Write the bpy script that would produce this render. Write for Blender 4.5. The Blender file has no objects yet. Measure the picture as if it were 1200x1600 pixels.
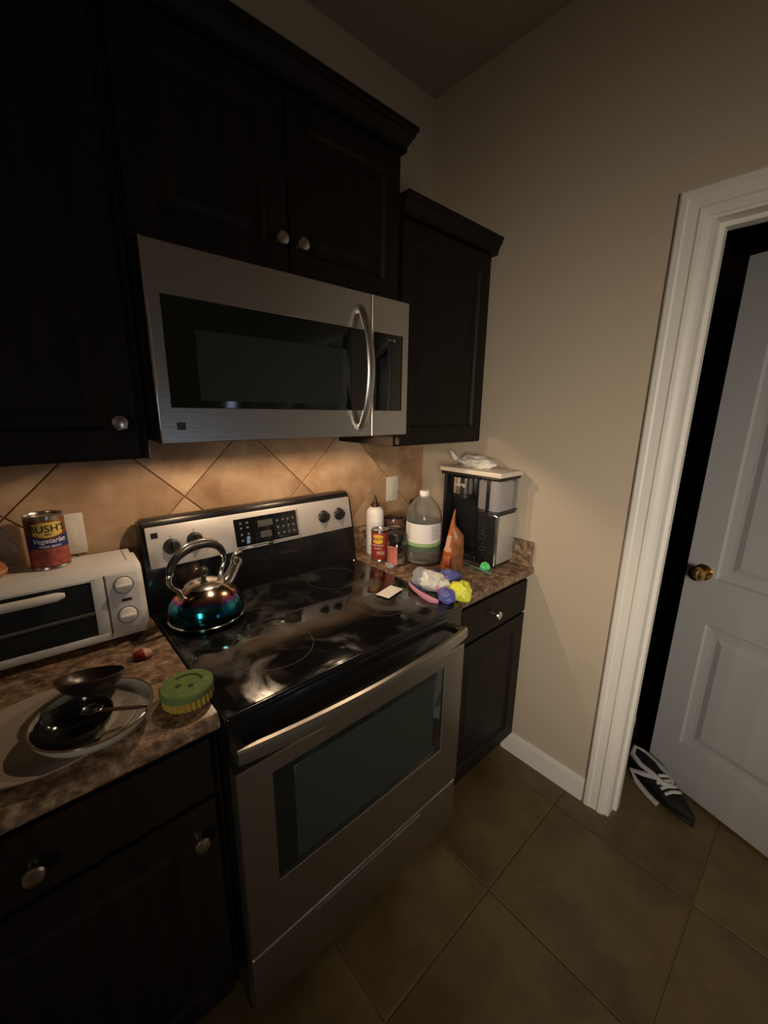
import bpy, bmesh, math, random
from math import sin, cos, pi, radians as R
from mathutils import Vector, Matrix, noise

S = bpy.context.scene
C = S.collection

# ------------------------------------------------------------------ camera
cd = bpy.data.cameras.new('camera'); cam = bpy.data.objects.new('camera', cd); C.objects.link(cam)
S.camera = cam
YAW, PITCH, ROLL = -0.7352, -0.242, 0.0138
fw = Vector((-sin(YAW)*cos(PITCH), cos(YAW)*cos(PITCH), sin(PITCH)))
rt = Vector((cos(YAW), sin(YAW), 0)); up = rt.cross(fw)
r2 = rt*cos(ROLL)+up*sin(ROLL); u2 = -rt*sin(ROLL)+up*cos(ROLL)
m = Matrix((r2, u2, -fw)).transposed().to_4x4(); m.translation = Vector((-0.2372, -1.3932, 1.5231))
cam.matrix_world = m
cd.sensor_fit = 'HORIZONTAL'; cd.sensor_width = 36; cd.lens = 640.54/1200*36; cd.clip_start = .02

# ------------------------------------------------------------------ world, light, exposure
w = bpy.data.worlds.new('world'); S.world = w; w.use_nodes = True
w.node_tree.nodes['Background'].inputs[0].default_value = (.6, .55, .5, 1)
w.node_tree.nodes['Background'].inputs[1].default_value = .0015
S.view_settings.view_transform = 'Standard'; S.view_settings.look = 'None'
S.view_settings.exposure = 0; S.view_settings.gamma = 1; S.view_settings.use_curve_mapping = False

def area(name, loc, aim, sx, sy, watts, col, spread=180):
    l = bpy.data.lights.new(name, 'AREA'); l.shape = 'RECTANGLE'; l.size = sx; l.size_y = sy
    l.energy = watts; l.color = col; l.spread = R(spread)
    o = bpy.data.objects.new(name, l); C.objects.link(o); o.location = loc
    o.rotation_euler = (Vector(aim)-Vector(loc)).to_track_quat('-Z', 'Y').to_euler()
    return o
area('warm_side_light', (-1.6, -2.9, 1.45), (1.27, -.90, .95), .9, .9, 6.0, (1, .87, .70), 50)  # unseen warm source behind left, spread narrowed to keep the left counter dark
area('warm_fill', (-2.4, -3.3, 1.9), (1.27, -.9, 1.3), .5, .5, 5.0, (1, .83, .58))  # added wide fill to lift the upper wall, not an actual lamp
area('cool_back_light', (.9, -3.9, .62), (.0, -.3, .95), .16, .8, 2.0, (.58, .74, 1))  # unseen cool source behind the camera, placed for bluish fronts and highlights
for lx in (.20, .60):
    pl_ = bpy.data.lights.new('cooktop_lamp', 'POINT'); pl_.energy = 4.6; pl_.color = (1, .72, .47); pl_.shadow_soft_size = .009
    o = bpy.data.objects.new('cooktop_lamp', pl_); C.objects.link(o); o.location = (lx, -.328, 1.476)

# ------------------------------------------------------------------ materials
MAT = {}
def smear(M):
    N = M.node_tree.nodes; L = M.node_tree.links; b = N['Principled BSDF']; tc = N.new('ShaderNodeTexCoord')
    n = N.new('ShaderNodeTexNoise'); n.inputs['Scale'].default_value = 7; n.inputs['Detail'].default_value = 5; n.inputs['Distortion'].default_value = 1.2; L.new(tc.outputs['Object'], n.inputs[0])
    mr = N.new('ShaderNodeMapRange'); mr.inputs[1].default_value = .48; mr.inputs[2].default_value = .66; mr.inputs[3].default_value = .07; mr.inputs[4].default_value = .34
    m2 = N.new('ShaderNodeMapRange'); m2.inputs[1].default_value = .48; m2.inputs[2].default_value = .70; m2.inputs[3].default_value = .006; m2.inputs[4].default_value = .05; L.new(n.outputs[0], m2.inputs[0]); L.new(m2.outputs[0], b.inputs['Base Color'])
    L.new(n.outputs[0], mr.inputs[0]); L.new(mr.outputs[0], b.inputs['Roughness']); b.inputs['Coat Weight'].default_value = 0
    return M
def mat(name, col, rough=.5, metal=0, bump=0, bscale=60, var=0, vscale=8, col2=None, trans=0, coat=0, ior=1.45, emit=0, spec=None, stretch=None, sheen=0):
    if name in MAT: return MAT[name]
    M = bpy.data.materials.new(name); M.use_nodes = True; N = M.node_tree.nodes; L = M.node_tree.links
    b = N['Principled BSDF']; I = b.inputs
    I['Base Color'].default_value = (*col, 1); I['Roughness'].default_value = rough; I['Metallic'].default_value = metal
    I['Transmission Weight'].default_value = trans; I['Coat Weight'].default_value = coat; I['IOR'].default_value = ior
    if spec is not None: I['Specular IOR Level'].default_value = spec
    if sheen: I['Sheen Weight'].default_value = sheen
    if emit: I['Emission Color'].default_value = (*col, 1); I['Emission Strength'].default_value = emit
    tc = N.new('ShaderNodeTexCoord'); src = tc.outputs['Object']
    if stretch:
        mp = N.new('ShaderNodeMapping'); mp.inputs['Scale'].default_value = stretch; L.new(src, mp.inputs[0]); src = mp.outputs[0]
    if var or col2:
        n = N.new('ShaderNodeTexNoise'); n.inputs['Scale'].default_value = vscale; n.inputs['Detail'].default_value = 6; L.new(src, n.inputs[0])
        r = N.new('ShaderNodeValToRGB'); c2 = col2 or tuple(c*(1-var) for c in col)
        r.color_ramp.elements[0].position = .35; r.color_ramp.elements[1].position = .65
        r.color_ramp.elements[0].color = (*c2, 1); r.color_ramp.elements[1].color = (*col, 1)
        L.new(n.outputs[0], r.inputs[0]); L.new(r.outputs[0], I['Base Color'])
    if bump:
        n = N.new('ShaderNodeTexNoise'); n.inputs['Scale'].default_value = bscale; n.inputs['Detail'].default_value = 4; L.new(src, n.inputs[0])
        bp = N.new('ShaderNodeBump'); bp.inputs['Strength'].default_value = bump; bp.inputs['Distance'].default_value = .004
        L.new(n.outputs[0], bp.inputs['Height']); L.new(bp.outputs[0], I['Normal'])
    MAT[name] = M; return M

WALL = mat('wall_paint', (.54, .455, .355), .62, bump=.25, bscale=90)
CEIL = mat('ceiling_paint', (.50, .42, .33), .9, bump=.3, bscale=120)
WHITE = mat('trim_paint', (.80, .77, .72), .38)
DOORP = mat('door_paint', (.39, .39, .405), .42)
ESP = mat('espresso_wood', (.014, .010, .008), .5, var=.35, vscale=6, stretch=(6, 6, .7), spec=.25)
ESPIN = mat('espresso_underside', (.05, .03, .02), .6)
STEEL = mat('brushed_steel', (.60, .57, .53), .33, 1, bump=.05, bscale=260, stretch=(.04, 1, 1))
STEELD = mat('brushed_steel_door', (.50, .46, .41), .36, 1, bump=.05, bscale=260, stretch=(.04, 1, 1))
CHROME = mat('chrome', (.8, .78, .75), .12, 1)
NICKEL = mat('satin_nickel', (.72, .69, .64), .22, 1)
BLK = mat('black_enamel', (.006, .006, .007), .25, coat=.3)
BLKP = mat('black_plastic', (.012, .012, .013), .35)
GLASSB = mat('black_glass', (.006, .006, .007), .05, coat=.5)
WINB = mat('oven_glass', (.010, .013, .011), .08)
WINI = mat('oven_screen', (.030, .036, .032), .25)
BRASS = mat('brass', (.75, .52, .22), .2, 1)
IVORY = mat('outlet_plastic', (.74, .71, .64), .4)
TOAST = mat('toaster_white', (.72, .70, .67), .4)
TOASTG = mat('toaster_panel', (.60, .61, .64), .45)
DGRAY = mat('dark_grey_plastic', (.05, .05, .055), .5)
TIN = mat('tin', (.62, .60, .58), .25, 1, bump=.1)

def granite():
    M = bpy.data.materials.new('granite'); M.use_nodes = True; N = M.node_tree.nodes; L = M.node_tree.links
    b = N['Principled BSDF']; b.inputs['Roughness'].default_value = .28
    tc = N.new('ShaderNodeTexCoord')
    v = N.new('ShaderNodeTexNoise'); v.inputs['Scale'].default_value = 42; v.inputs['Detail'].default_value = 8; v.inputs['Roughness'].default_value = .7
    L.new(tc.outputs['Object'], v.inputs[0])
    r = N.new('ShaderNodeValToRGB'); e = r.color_ramp.elements
    e[0].position = .34; e[0].color = (.05, .035, .024, 1); e[1].position = .66; e[1].color = (.44, .34, .24, 1)
    k = e.new(.47); k.color = (.17, .105, .062, 1); k = e.new(.55); k.color = (.27, .18, .115, 1)
    L.new(v.outputs[0], r.inputs[0]); L.new(r.outputs[0], b.inputs['Base Color'])
    return M
GRAN = granite()
def stone(name, c1, c2, c3, scale, rough):
    M = bpy.data.materials.new(name); M.use_nodes = True; N = M.node_tree.nodes; L = M.node_tree.links
    b = N['Principled BSDF']; b.inputs['Roughness'].default_value = rough
    tc = N.new('ShaderNodeTexCoord'); oi = N.new('ShaderNodeObjectInfo')
    n = N.new('ShaderNodeTexNoise'); n.inputs['Scale'].default_value = scale; n.inputs['Detail'].default_value = 7; n.inputs['Roughness'].default_value = .6
    n.noise_dimensions = '4D'; mu = N.new('ShaderNodeMath'); mu.operation = 'MULTIPLY'; mu.inputs[1].default_value = 37
    L.new(oi.outputs['Random'], mu.inputs[0]); L.new(mu.outputs[0], n.inputs['W']); L.new(tc.outputs['Object'], n.inputs['Vector'])
    r = N.new('ShaderNodeValToRGB'); e = r.color_ramp.elements
    e[0].position = .3; e[0].color = (*c1, 1); e[1].position = .7; e[1].color = (*c3, 1); k = e.new(.5); k.color = (*c2, 1)
    L.new(n.outputs[0], r.inputs[0])
    hs = N.new('ShaderNodeHueSaturation'); mr = N.new('ShaderNodeMapRange'); mr.inputs[3].default_value = .82; mr.inputs[4].default_value = 1.12
    L.new(oi.outputs['Random'], mr.inputs[0]); L.new(mr.outputs[0], hs.inputs['Value']); L.new(r.outputs[0], hs.inputs['Color'])
    L.new(hs.outputs[0], b.inputs['Base Color'])
    bp = N.new('ShaderNodeBump'); bp.inputs['Strength'].default_value = .25; bp.inputs['Distance'].default_value = .003
    L.new(n.outputs[0], bp.inputs['Height']); L.new(bp.outputs[0], b.inputs['Normal'])
    return M
TRAV = stone('travertine_tile', (.31, .175, .09), (.50, .325, .195), (.66, .475, .31), 6.5, .42)
FTILE = stone('floor_tile', (.10, .066, .030), (.165, .118, .052), (.235, .172, .088), 4.5, .38)
GROUT = mat('grout', (.20, .12, .07), .9)
FGROUT = mat('floor_grout', (.165, .122, .065), .85)

# ------------------------------------------------------------------ mesh helpers
def B(): return bmesh.new()
def box(bm, a, b, bev=0, seg=2, mi=0):
    a, b = [min(p, q) for p, q in zip(a, b)], [max(p, q) for p, q in zip(a, b)]
    r = bmesh.ops.create_cube(bm, size=1); vs = r['verts']
    for v in vs: v.co = Vector([a[i]+(v.co[i]+.5)*(b[i]-a[i]) for i in range(3)])
    fs = {f for v in vs for f in v.link_faces}
    for f in fs: f.material_index = mi
    if bev:
        es = list({e for v in vs for e in v.link_edges})
        r2 = bmesh.ops.bevel(bm, geom=es, offset=bev, segments=seg, affect='EDGES', profile=.5)
        for f in r2['faces']: f.material_index = mi
    return bm
def lathe(bm, prof, c=(0, 0, 0), n=40, mi=0, axis='z'):
    rings = []
    M = {'z': Matrix(), 'y': Matrix.Rotation(pi/2, 4, 'X'), 'x': Matrix.Rotation(pi/2, 4, 'Y')}[axis]
    for r, z in prof:
        if r < 1e-6: rings.append([bm.verts.new(M @ Vector((0, 0, z))+Vector(c))])
        else: rings.append([bm.verts.new(M @ Vector((r*cos(2*pi*k/n), r*sin(2*pi*k/n), z))+Vector(c)) for k in range(n)])
    for p, q in zip(rings, rings[1:]):
        for k in range(n):
            a, b_ = p[k % len(p)], p[(k+1) % len(p)]; c_, d = q[(k+1) % len(q)], q[k % len(q)]
            vs = []
            for v in (a, b_, c_, d):
                if v not in vs: vs.append(v)
            if len(vs) > 2:
                f = bm.faces.new(vs); f.material_index = mi
    return bm
def tube(bm, pts, rad, n=12, mi=0, flat=1.0, flatn=None):
    pts = [Vector(p) for p in pts]; rings = []
    N = None
    for i, p in enumerate(pts):
        t = (pts[min(i+1, len(pts)-1)]-pts[max(i-1, 0)]).normalized()
        if N is None:
            N = Vector(flatn) if flatn else (Vector((0, 0, 1)) if abs(t.z) < .9 else Vector((1, 0, 0)))
        N = (N-t*N.dot(t)).normalized(); b_ = t.cross(N)
        r = rad[i] if isinstance(rad, (list, tuple)) else rad
        rings.append([bm.verts.new(p+N*cos(2*pi*k/n)*r*flat+b_*sin(2*pi*k/n)*r) for k in range(n)])
    for p, q in zip(rings, rings[1:]):
        for k in range(n):
            f = bm.faces.new((p[k], p[(k+1) % n], q[(k+1) % n], q[k])); f.material_index = mi
    for rr in (rings[0][::-1], rings[-1]):
        f = bm.faces.new(rr); f.material_index = mi
    return bm
def frame(bm, x0, x1, z0, z1, hx0, hx1, hz0, hz1, yb, yf, bev=.003):
    """one-piece rectangular frame with a hole, back at yb, front at yf"""
    L_ = []
    s_ = 1 if yb > yf else -1
    for (a, b, c, d), ys in (((x0, x1, z0, z1), (yb, yf+s_*bev)), ((x0+bev, x1-bev, z0+bev, z1-bev), (yf,)), ((hx0-bev*.5, hx1+bev*.5, hz0-bev*.5, hz1+bev*.5), (yf,)), ((hx0, hx1, hz0, hz1), (yf+s_*bev*.5, yb))):
        for y in ys: L_.append([bm.verts.new(v) for v in ((a, y, c), (b, y, c), (b, y, d), (a, y, d))])
    L_.append(L_[0])
    for p, q in zip(L_, L_[1:]):
        for k in range(4): bm.faces.new((p[k], p[(k+1) % 4], q[(k+1) % 4], q[k]))
    return bm
def prism(bm, poly, ax, a, b, mi=0):
    """extrude a 2-D polygon along axis ax from a to b"""
    def P(u, v, t):
        return {'x': (t, u, v), 'y': (u, t, v), 'z': (u, v, t)}[ax]
    A = [bm.verts.new(P(u, v, a)) for u, v in poly]; D = [bm.verts.new(P(u, v, b)) for u, v in poly]
    n = len(poly); fs = [bm.faces.new(A), bm.faces.new(D)]
    for i in range(n): fs.append(bm.faces.new((A[i], A[(i+1) % n], D[(i+1) % n], D[i])))
    for f in fs: f.material_index = mi
    return bm
def obj(name, bm, mats, parent=None, smooth=True, loc=None, rot=None):
    bmesh.ops.recalc_face_normals(bm, faces=bm.faces[:])
    me = bpy.data.meshes.new(name); bm.to_mesh(me); bm.free()
    if not isinstance(mats, (list, tuple)): mats = [mats]
    for m_ in mats: me.materials.append(m_)
    if smooth:
        me.shade_smooth()
        try: me.set_sharp_from_angle(angle=R(38))
        except Exception: pass
    o = bpy.data.objects.new(name, me); C.objects.link(o)
    if parent: o.parent = parent
    if loc: o.location = loc
    if rot: o.rotation_euler = rot
    return o
def thing(name, label, cat, loc=(0, 0, 0), rz=0, group=None):
    o = bpy.data.objects.new(name, None); C.objects.link(o); o.empty_display_size = .05
    o.location = loc; o.rotation_euler = (0, 0, rz); o['label'] = label; o['category'] = cat
    if group: o['group'] = group
    return o
def tag(o, label, cat, group=None):
    o['label'] = label; o['category'] = cat
    if group: o['group'] = group
    return o
def struct(name, bm, m_, parent=None, label=None, smooth=False):
    o = obj(name, bm, m_, parent, smooth)
    if not parent: o['kind'] = 'structure'
    if label: o['label'] = label
    return o
def text_mesh(s, size, thick=.0004, sx=1.0, shear=0):
    cu = bpy.data.curves.new('lettering', 'FONT'); cu.body = s; cu.size = size; cu.extrude = thick
    cu.align_x = 'CENTER'; cu.align_y = 'CENTER'; cu.shear = shear; cu.resolution_u = 3; cu.offset = size*.012
    o = bpy.data.objects.new('lettering_source', cu); C.objects.link(o)
    dg = bpy.context.evaluated_depsgraph_get()
    me = bpy.data.meshes.new_from_object(o.evaluated_get(dg))
    for v in me.vertices: v.co.x *= sx
    bpy.data.objects.remove(o); bpy.data.curves.remove(cu)
    return me
def text_flat(name, s, size, M4, m_, parent, sx=1.0, shear=0, thick=.0004):
    me = text_mesh(s, size, thick, sx, shear)
    me.transform(M4); me.materials.clear(); me.materials.append(m_); me.name = name
    o = bpy.data.objects.new(name, me); C.objects.link(o); o.parent = parent; return o
def text_cyl(name, s, size, rad, z, ang, m_, parent, sx=1.0, shear=0):
    me = text_mesh(s, size, .0003, sx, shear)
    for v in me.vertices:
        a = ang+v.co.x/rad; r = rad+.0003+v.co.z; y = v.co.y
        v.co = (r*cos(a), r*sin(a), z+y)
    me.materials.clear(); me.materials.append(m_)
    o = bpy.data.objects.new(name, me); C.objects.link(o); o.parent = parent; return o
def cylpatch(name, rad, a0, a1, zf0, zf1, m_, parent, n=16, t=.0003):
    """patch on a cylinder between lower curve zf0(u) and upper zf1(u)"""
    bm = B(); A = []
    for i in range(n+1):
        u = i/n; a = a0+(a1-a0)*u
        A.append([bm.verts.new(((rad+t)*cos(a), (rad+t)*sin(a), z)) for z in (zf0(u), zf1(u))])
    for p, q in zip(A, A[1:]): bm.faces.new((p[0], q[0], q[1], p[1]))
    return obj(name, bm, m_, parent)

# ------------------------------------------------------------------ room shell
W, H = 1.2745, 2.772
XL, YF = -3.3, -4.3
T = .12
# wall_back with diagonal tiles as children
bm = B(); box(bm, (XL-T, 0, 0), (W, T, H)); wall_back = struct('wall_back', bm, WALL)
bm = B(); box(bm, (XL, -.0015, 1.016), (W-.001, .001, 1.45)); struct('grout_bed', bm, GROUT, wall_back)
def clip(poly, x0, x1, z0, z1):
    for ax, v, s in ((0, x0, 1), (0, x1, -1), (1, z0, 1), (1, z1, -1)):
        out = []
        for i in range(len(poly)):
            p, q = poly[i], poly[(i+1) % len(poly)]
            dp, dq = s*(p[ax]-v), s*(q[ax]-v)
            if dp >= 0: out.append(p)
            if dp*dq < 0:
                t = dp/(dp-dq); out.append((p[0]+t*(q[0]-p[0]), p[1]+t*(q[1]-p[1])))
        poly = out
        if len(poly) < 3: return []
    return poly
P_ = .3055; g = .0017; s2 = math.sqrt(2)
random.seed(4)
for i in range(-6, 4):
    for j in range(-6, 6):
        u0 = .989+i*P_; v0 = -.774+j*P_
        dia = [((u+v)/s2, (u-v)/s2) for u, v in ((u0+g, v0+g), (u0+P_-g, v0+g), (u0+P_-g, v0+P_-g), (u0+g, v0+P_-g))]
        q = clip(dia, -1.15, W-.002, 1.0185, 1.445)
        if len(q) < 3: continue
        ar = abs(sum(q[k][0]*q[(k+1) % len(q)][1]-q[(k+1) % len(q)][0]*q[k][1] for k in range(len(q))))/2
        if ar < 3e-4: continue
        bm = B(); d = .0055+random.random()*.0012; prism(bm, q, 'y', -d, 0)
        bmesh.ops.bevel(bm, geom=[e for e in bm.edges if abs(e.verts[0].co.y+d) < 1e-5 and abs(e.verts[1].co.y+d) < 1e-5], offset=.0012, segments=1, affect='EDGES')
        struct('tile', bm, TRAV, wall_back)
# right wall with door opening
DY0, DY1, DH = -1.045, -1.895, 2.045
bm = B(); box(bm, (W, T, 0), (W+T, DY0, H)); box(bm, (W, DY1, 0), (W+T, YF, H)); box(bm, (W, DY0, DH), (W+T, DY1, H))
struct('wall_right', bm, WALL)
bm = B(); box(bm, (XL-T, T, 0), (XL, YF-T, H)); struct('wall_left', bm, WALL)
bm = B(); box(bm, (XL-T, YF, 0), (2.6, YF-T, H)); struct('wall_front', bm, WALL)
bm = B(); box(bm, (XL-T, T, H), (2.6, YF-T, H+.1)); struct('ceiling', bm, CEIL)
DARKW = mat('closet_shade', (.045, .032, .026), .9)  # closet's shade put into the wall colour, so it stays dark when lit
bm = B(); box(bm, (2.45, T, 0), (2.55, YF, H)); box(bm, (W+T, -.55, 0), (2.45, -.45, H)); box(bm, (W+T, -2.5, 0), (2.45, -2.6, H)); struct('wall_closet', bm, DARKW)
# floor
bm = B(); box(bm, (XL-T, T, -.08), (2.6, YF-T, -.0025)); floor = struct('floor', bm, FGROUT)
TS = .457; me0 = None
bmt = B(); box(bmt, (.0025, .0025, -.009), (TS-.0025, TS-.0025, 0))
bmesh.ops.bevel(bmt, geom=[e for e in bmt.edges if e.verts[0].co.z > -.001 and e.verts[1].co.z > -.001], offset=.002, segments=1, affect='EDGES')
t0 = struct('tile', bmt, FTILE, floor); t0.location = (.710-2*TS, -.883-TS, 0)
for i in range(-6, 4):
    for j in range(-8, 3):
        if (i, j) == (-2, -1): continue
        x, y = .710+i*TS, -.883+j*TS
        if y > -.5 or y < YF or x > 2.2: continue
        o = t0.copy(); C.objects.link(o); o.location = (x, y, 0)
# baseboards
def baseboard(name, poly_ax, a, b, at, d):
    prof = [(0, 0), (d*.014, 0), (d*.014, .085), (d*.010, .098), (d*.006, .104), (0, .104)]
    bm = B()
    if poly_ax == 'y': prism(bm, [(at+u, v) for u, v in prof], 'y', a, b)
    else: prism(bm, [(at+u, v) for u, v in prof], 'x', a, b)
    return struct(name, bm, WHITE)
baseboard('baseboard_right', 'y', -.575, -.9495, W, -1)
baseboard('baseboard_right_front', 'y', -1.96, YF, W, -1)
baseboard('baseboard_front', 'x', XL, W-.02, YF, 1)
# casing (profiled) around the opening
CW = .078
cas = [(0, 0), (0, -.012), (.006, -.017), (.020, -.017), (.026, -.0135), (.050, -.0115), (.056, -.015), (.066, -.013), (CW, -.009), (CW, 0)]
def casing_v(name, y, sgn):
    bm = B(); prism(bm, [(W+d, y+sgn*u) for u, d in cas], 'z', 0, DH+.004)
    struct(name, bm, WHITE)
casing_v('trim_1', DY0+.012+CW, -1)
casing_v('trim_2', DY1-.012-CW, 1)
bm = B()
yo, yi = DY0+.012, DY1-.012
prev = None
A = [bm.verts.new((W+d, yo+CW-u, DH+.004+(CW-u)*1.0)) for u, d in cas]
D = [bm.verts.new((W+d, yi-CW+u, DH+.004+(CW-u)*1.0)) for u, d in cas]
for k in range(len(cas)-1): bm.faces.new((A[k], A[k+1], D[k+1], D[k]))
A2 = [bm.verts.new((W+d, yo+CW-u, DH+.004)) for u, d in cas]; D2 = [bm.verts.new((W+d, yi-CW+u, DH+.004)) for u, d in cas]
for X, Y in ((A, A2), (D, D2)):
    for k in range(len(cas)-1): bm.faces.new((X[k], X[k+1], Y[k+1], Y[k]))
struct('trim_3', bm, WHITE)
# jamb and stop
bm = B(); box(bm, (W-.003, DY0+.02, 0), (W+T+.003, DY0-.004, DH+.018)); box(bm, (W-.003, DY1-.02, 0), (W+T+.003, DY1+.004, DH+.018))
box(bm, (W-.0028, DY0-.004, DH-.004), (W+T+.0028, DY1+.004, DH+.0178))
box(bm, (W+.045, DY0, 0), (W+.075, DY0-.016, DH-.016)); box(bm, (W+.045, DY1, 0), (W+.075, DY1+.016, DH-.016)); box(bm, (W+.0452, DY0-.004, DH), (W+.0748, DY1+.004, DH-.016))
struct('trim_4', bm, WHITE)

# door slab, hinged on the near jamb and swung into the closet
def slab(bm, w_, h_, t_, panels, mi=0):
    """door leaf in x 0..w, y 0..t (front face y=0), z 0..h with recessed moulded panels on the front"""
    xs = sorted({0, w_}|{p[0] for p in panels}|{p[1] for p in panels}); zs = sorted({0, h_}|{p[2] for p in panels}|{p[3] for p in panels})
    for i in range(len(xs)-1):
        for j in range(len(zs)-1):
            q = (xs[i], xs[i+1], zs[j], zs[j+1])
            p = next((p for p in panels if abs(q[0]-p[0]) < 1e-6 and abs(q[2]-p[2]) < 1e-6), None)
            ins = dep = 0
            def rr(ins, dep): return [bm.verts.new(c) for c in ((q[0]+ins, dep, q[2]+ins), (q[1]-ins, dep, q[2]+ins), (q[1]-ins, dep, q[3]-ins), (q[0]+ins, dep, q[3]-ins))]
            cur = rr(0, 0)
            for di, dd in (p[4] if p else ()):
                ins += di; dep += dd; nx = rr(ins, dep)
                for k in range(4): bm.faces.new((cur[k], cur[(k+1) % 4], nx[(k+1) % 4], nx[k]))
                cur = nx
            bm.faces.new(cur)
    bmesh.ops.remove_doubles(bm, verts=bm.verts[:], dist=1e-5)
    bx = B()
    vs = {}
    for (x, z) in ((0, 0), (w_, 0), (w_, h_), (0, h_)):
        vs[x, z] = (bm.verts.new((x, 0, z)), bm.verts.new((x, t_, z)))
    k = list(vs.values())
    for a in range(4):
        p, q = k[a], k[(a+1) % 4]; bm.faces.new((p[0], q[0], q[1], p[1]))
    bm.faces.new([p[1] for p in k])
    bx.free(); bmesh.ops.remove_doubles(bm, verts=bm.verts[:], dist=1e-5)
    return bm
st = ((.006, .009), (.024, .003), (.012, .0), (.022, -.008))
bm = B(); slab(bm, .835, 2.02, .035, [(.100, .735, .205, .74, st), (.100, .735, .92, 1.90, st)])
for v in bm.verts: v.co.y *= -1
door = struct('door_1', bm, DOORP, smooth=False)
door.location = (W+T+.012, -1.868, .012)
door.rotation_euler = (0, 0, math.atan2(.785, .245))
kn = [(0, 0), (.031, 0), (.031, .004), (.012, .008), (.010, .022), (.016, .028), (.026, .036), (.029, .047), (.024, .058), (.012, .064), (0, .065)]
bm = B(); lathe(bm, kn, (0, 0, 0), 28, axis='y')
for v in bm.verts: v.co = Vector((v.co.x+.775, abs(v.co.y), v.co.z+.935))
obj('door_knob', bm, BRASS, door)['label'] = 'round polished brass knob'
bm = B(); box(bm, (.8345, -.008, .90), (.8365, -.027, .97), .0005); obj('latch_plate', bm, BRASS, door)

# ------------------------------------------------------------------ cabinets
RW = ((.006, .009),)
def knob(parent, x, y, z, label=None):
    pr = [(0, 0), (.008, 0), (.0065, .004), (.006, .012), (.009, .016), (.0155, .020), (.0165, .025), (.014, .029), (.008, .0305), (0, .031)]
    bm = B(); lathe(bm, pr, (0, 0, 0), 24, axis='y')
    for v in bm.verts: v.co.y = -abs(v.co.y)
    o = obj('knob', bm, NICKEL, parent); o.location = (x, y, z); return o
def cdoor(parent, x0, x1, z0, z1, y, kx=None, kz=None, rail=.058, name='door'):
    w_, h_ = x1-x0, z1-z0
    pan = [(rail, w_-rail, rail, h_-rail, ((.008, .008), (.018, 0.0), (.016, -.005)))] if h_ > .2 else []
    bm = B(); slab(bm, w_, h_, .02, pan)
    o = obj(name, bm, ESP, parent, smooth=False); o.location = (x0, y-.02, z0)
    if kx is not None: knob(o, kx-x0, 0, kz-z0)
    return o
def cabinet_body(bm, x0, x1, y0, z0, z1, bottom_recess=.0):
    box(bm, (x0, -.002, z0), (x1, y0, z1), .0015, 1)
def crown(parent, x0, x1, yf, z0, hgt, ret_l=False, ret_r=False, proj=.036):
    prof = [(-.0195, 0), (.012, 0), (.012, .012), (.020, .026), (.029, .038), (.029, .046), (proj, .050), (proj, hgt), (-.0195, hgt)]
    bm = B()
    A = [bm.verts.new((x0-(u if ret_l else 0), yf-u, z0+v)) for u, v in prof]
    D = [bm.verts.new((x1+(u if ret_r else 0), yf-u, z0+v)) for u, v in prof]
    n = len(prof)
    for k in range(n): bm.faces.new((A[k], A[(k+1) % n], D[(k+1) % n], D[k]))
    if ret_r:
        E = [bm.verts.new((x1+u, -.003, z0+v)) for u, v in prof]
        for k in range(n): bm.faces.new((D[k], D[(k+1) % n], E[(k+1) % n], E[k]))
        bm.faces.new(E)
    else: bm.faces.new(D)
    if ret_l:
        E = [bm.verts.new((x0-u, -.003, z0+v)) for u, v in prof]
        for k in range(n): bm.faces.new((A[k], A[(k+1) % n], E[(k+1) % n], E[k]))
        bm.faces.new(E)
    else: bm.faces.new(A)
    return obj('crown_molding', bm, ESP, parent, smooth=False)

UT = 2.275
t = thing('upper_cabinet', 'espresso wall cabinet at top left beside the microwave, one knob at its lower right corner', 'cabinet', (-.36, 0, 1.41), group=None)
bm = B(); box(bm, (-.68, -.0095, 1.41), (-.003, -.33, UT), .0015, 1); o = obj('body', bm, ESP, t, False); o.location = (.36, 0, -1.41)
ch = [cdoor(t, -.345, -.027, 1.417, UT-.012, -.33, -.062, 1.492), cdoor(t, -.673, -.351, 1.417, UT-.012, -.33, -.638, 1.492)]
for c in ch: c.location -= Vector((-.36, 0, 1.41))
c = crown(t, -.68, -.002, -.35, UT-.006, .062); c.location = (.36, 0, -1.41)

t = thing('upper_cabinet', 'espresso two-door wall cabinet directly above the microwave with paired round knobs', 'cabinet', (.38, 0, 1.853))
bm = B(); box(bm, (0, -.0095, 1.853), (.757, -.33, UT), .0015, 1); o = obj('body', bm, ESP, t, False); o.location = (-.38, 0, -1.853)
for c in (cdoor(t, .004, .364, 1.86, UT-.012, -.33, .337, 1.934), cdoor(t, .369, .753, 1.86, UT-.012, -.33, .396, 1.934)): c.location -= Vector((.38, 0, 1.853))
c = crown(t, -.001, .757, -.35, UT-.006, .062, ret_r=True); c.location = (-.38, 0, -1.853)

URT = 2.118
t = thing('upper_cabinet', 'shorter espresso wall cabinet right of the microwave in the corner of the room', 'cabinet', (1.01, 0, 1.401))
bm = B(); box(bm, (.760, -.0095, 1.401), (W-.003, -.33, URT), .0015, 1); o = obj('body', bm, ESP, t, False); o.location = (-1.01, 0, -1.401)
c = cdoor(t, .772, W-.028, 1.408, URT-.012, -.33); c.location -= Vector((1.01, 0, 1.401))
c = crown(t, .760, W-.003, -.35, URT-.006, .056, proj=.034); c.location = (-1.01, 0, -1.401)

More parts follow.
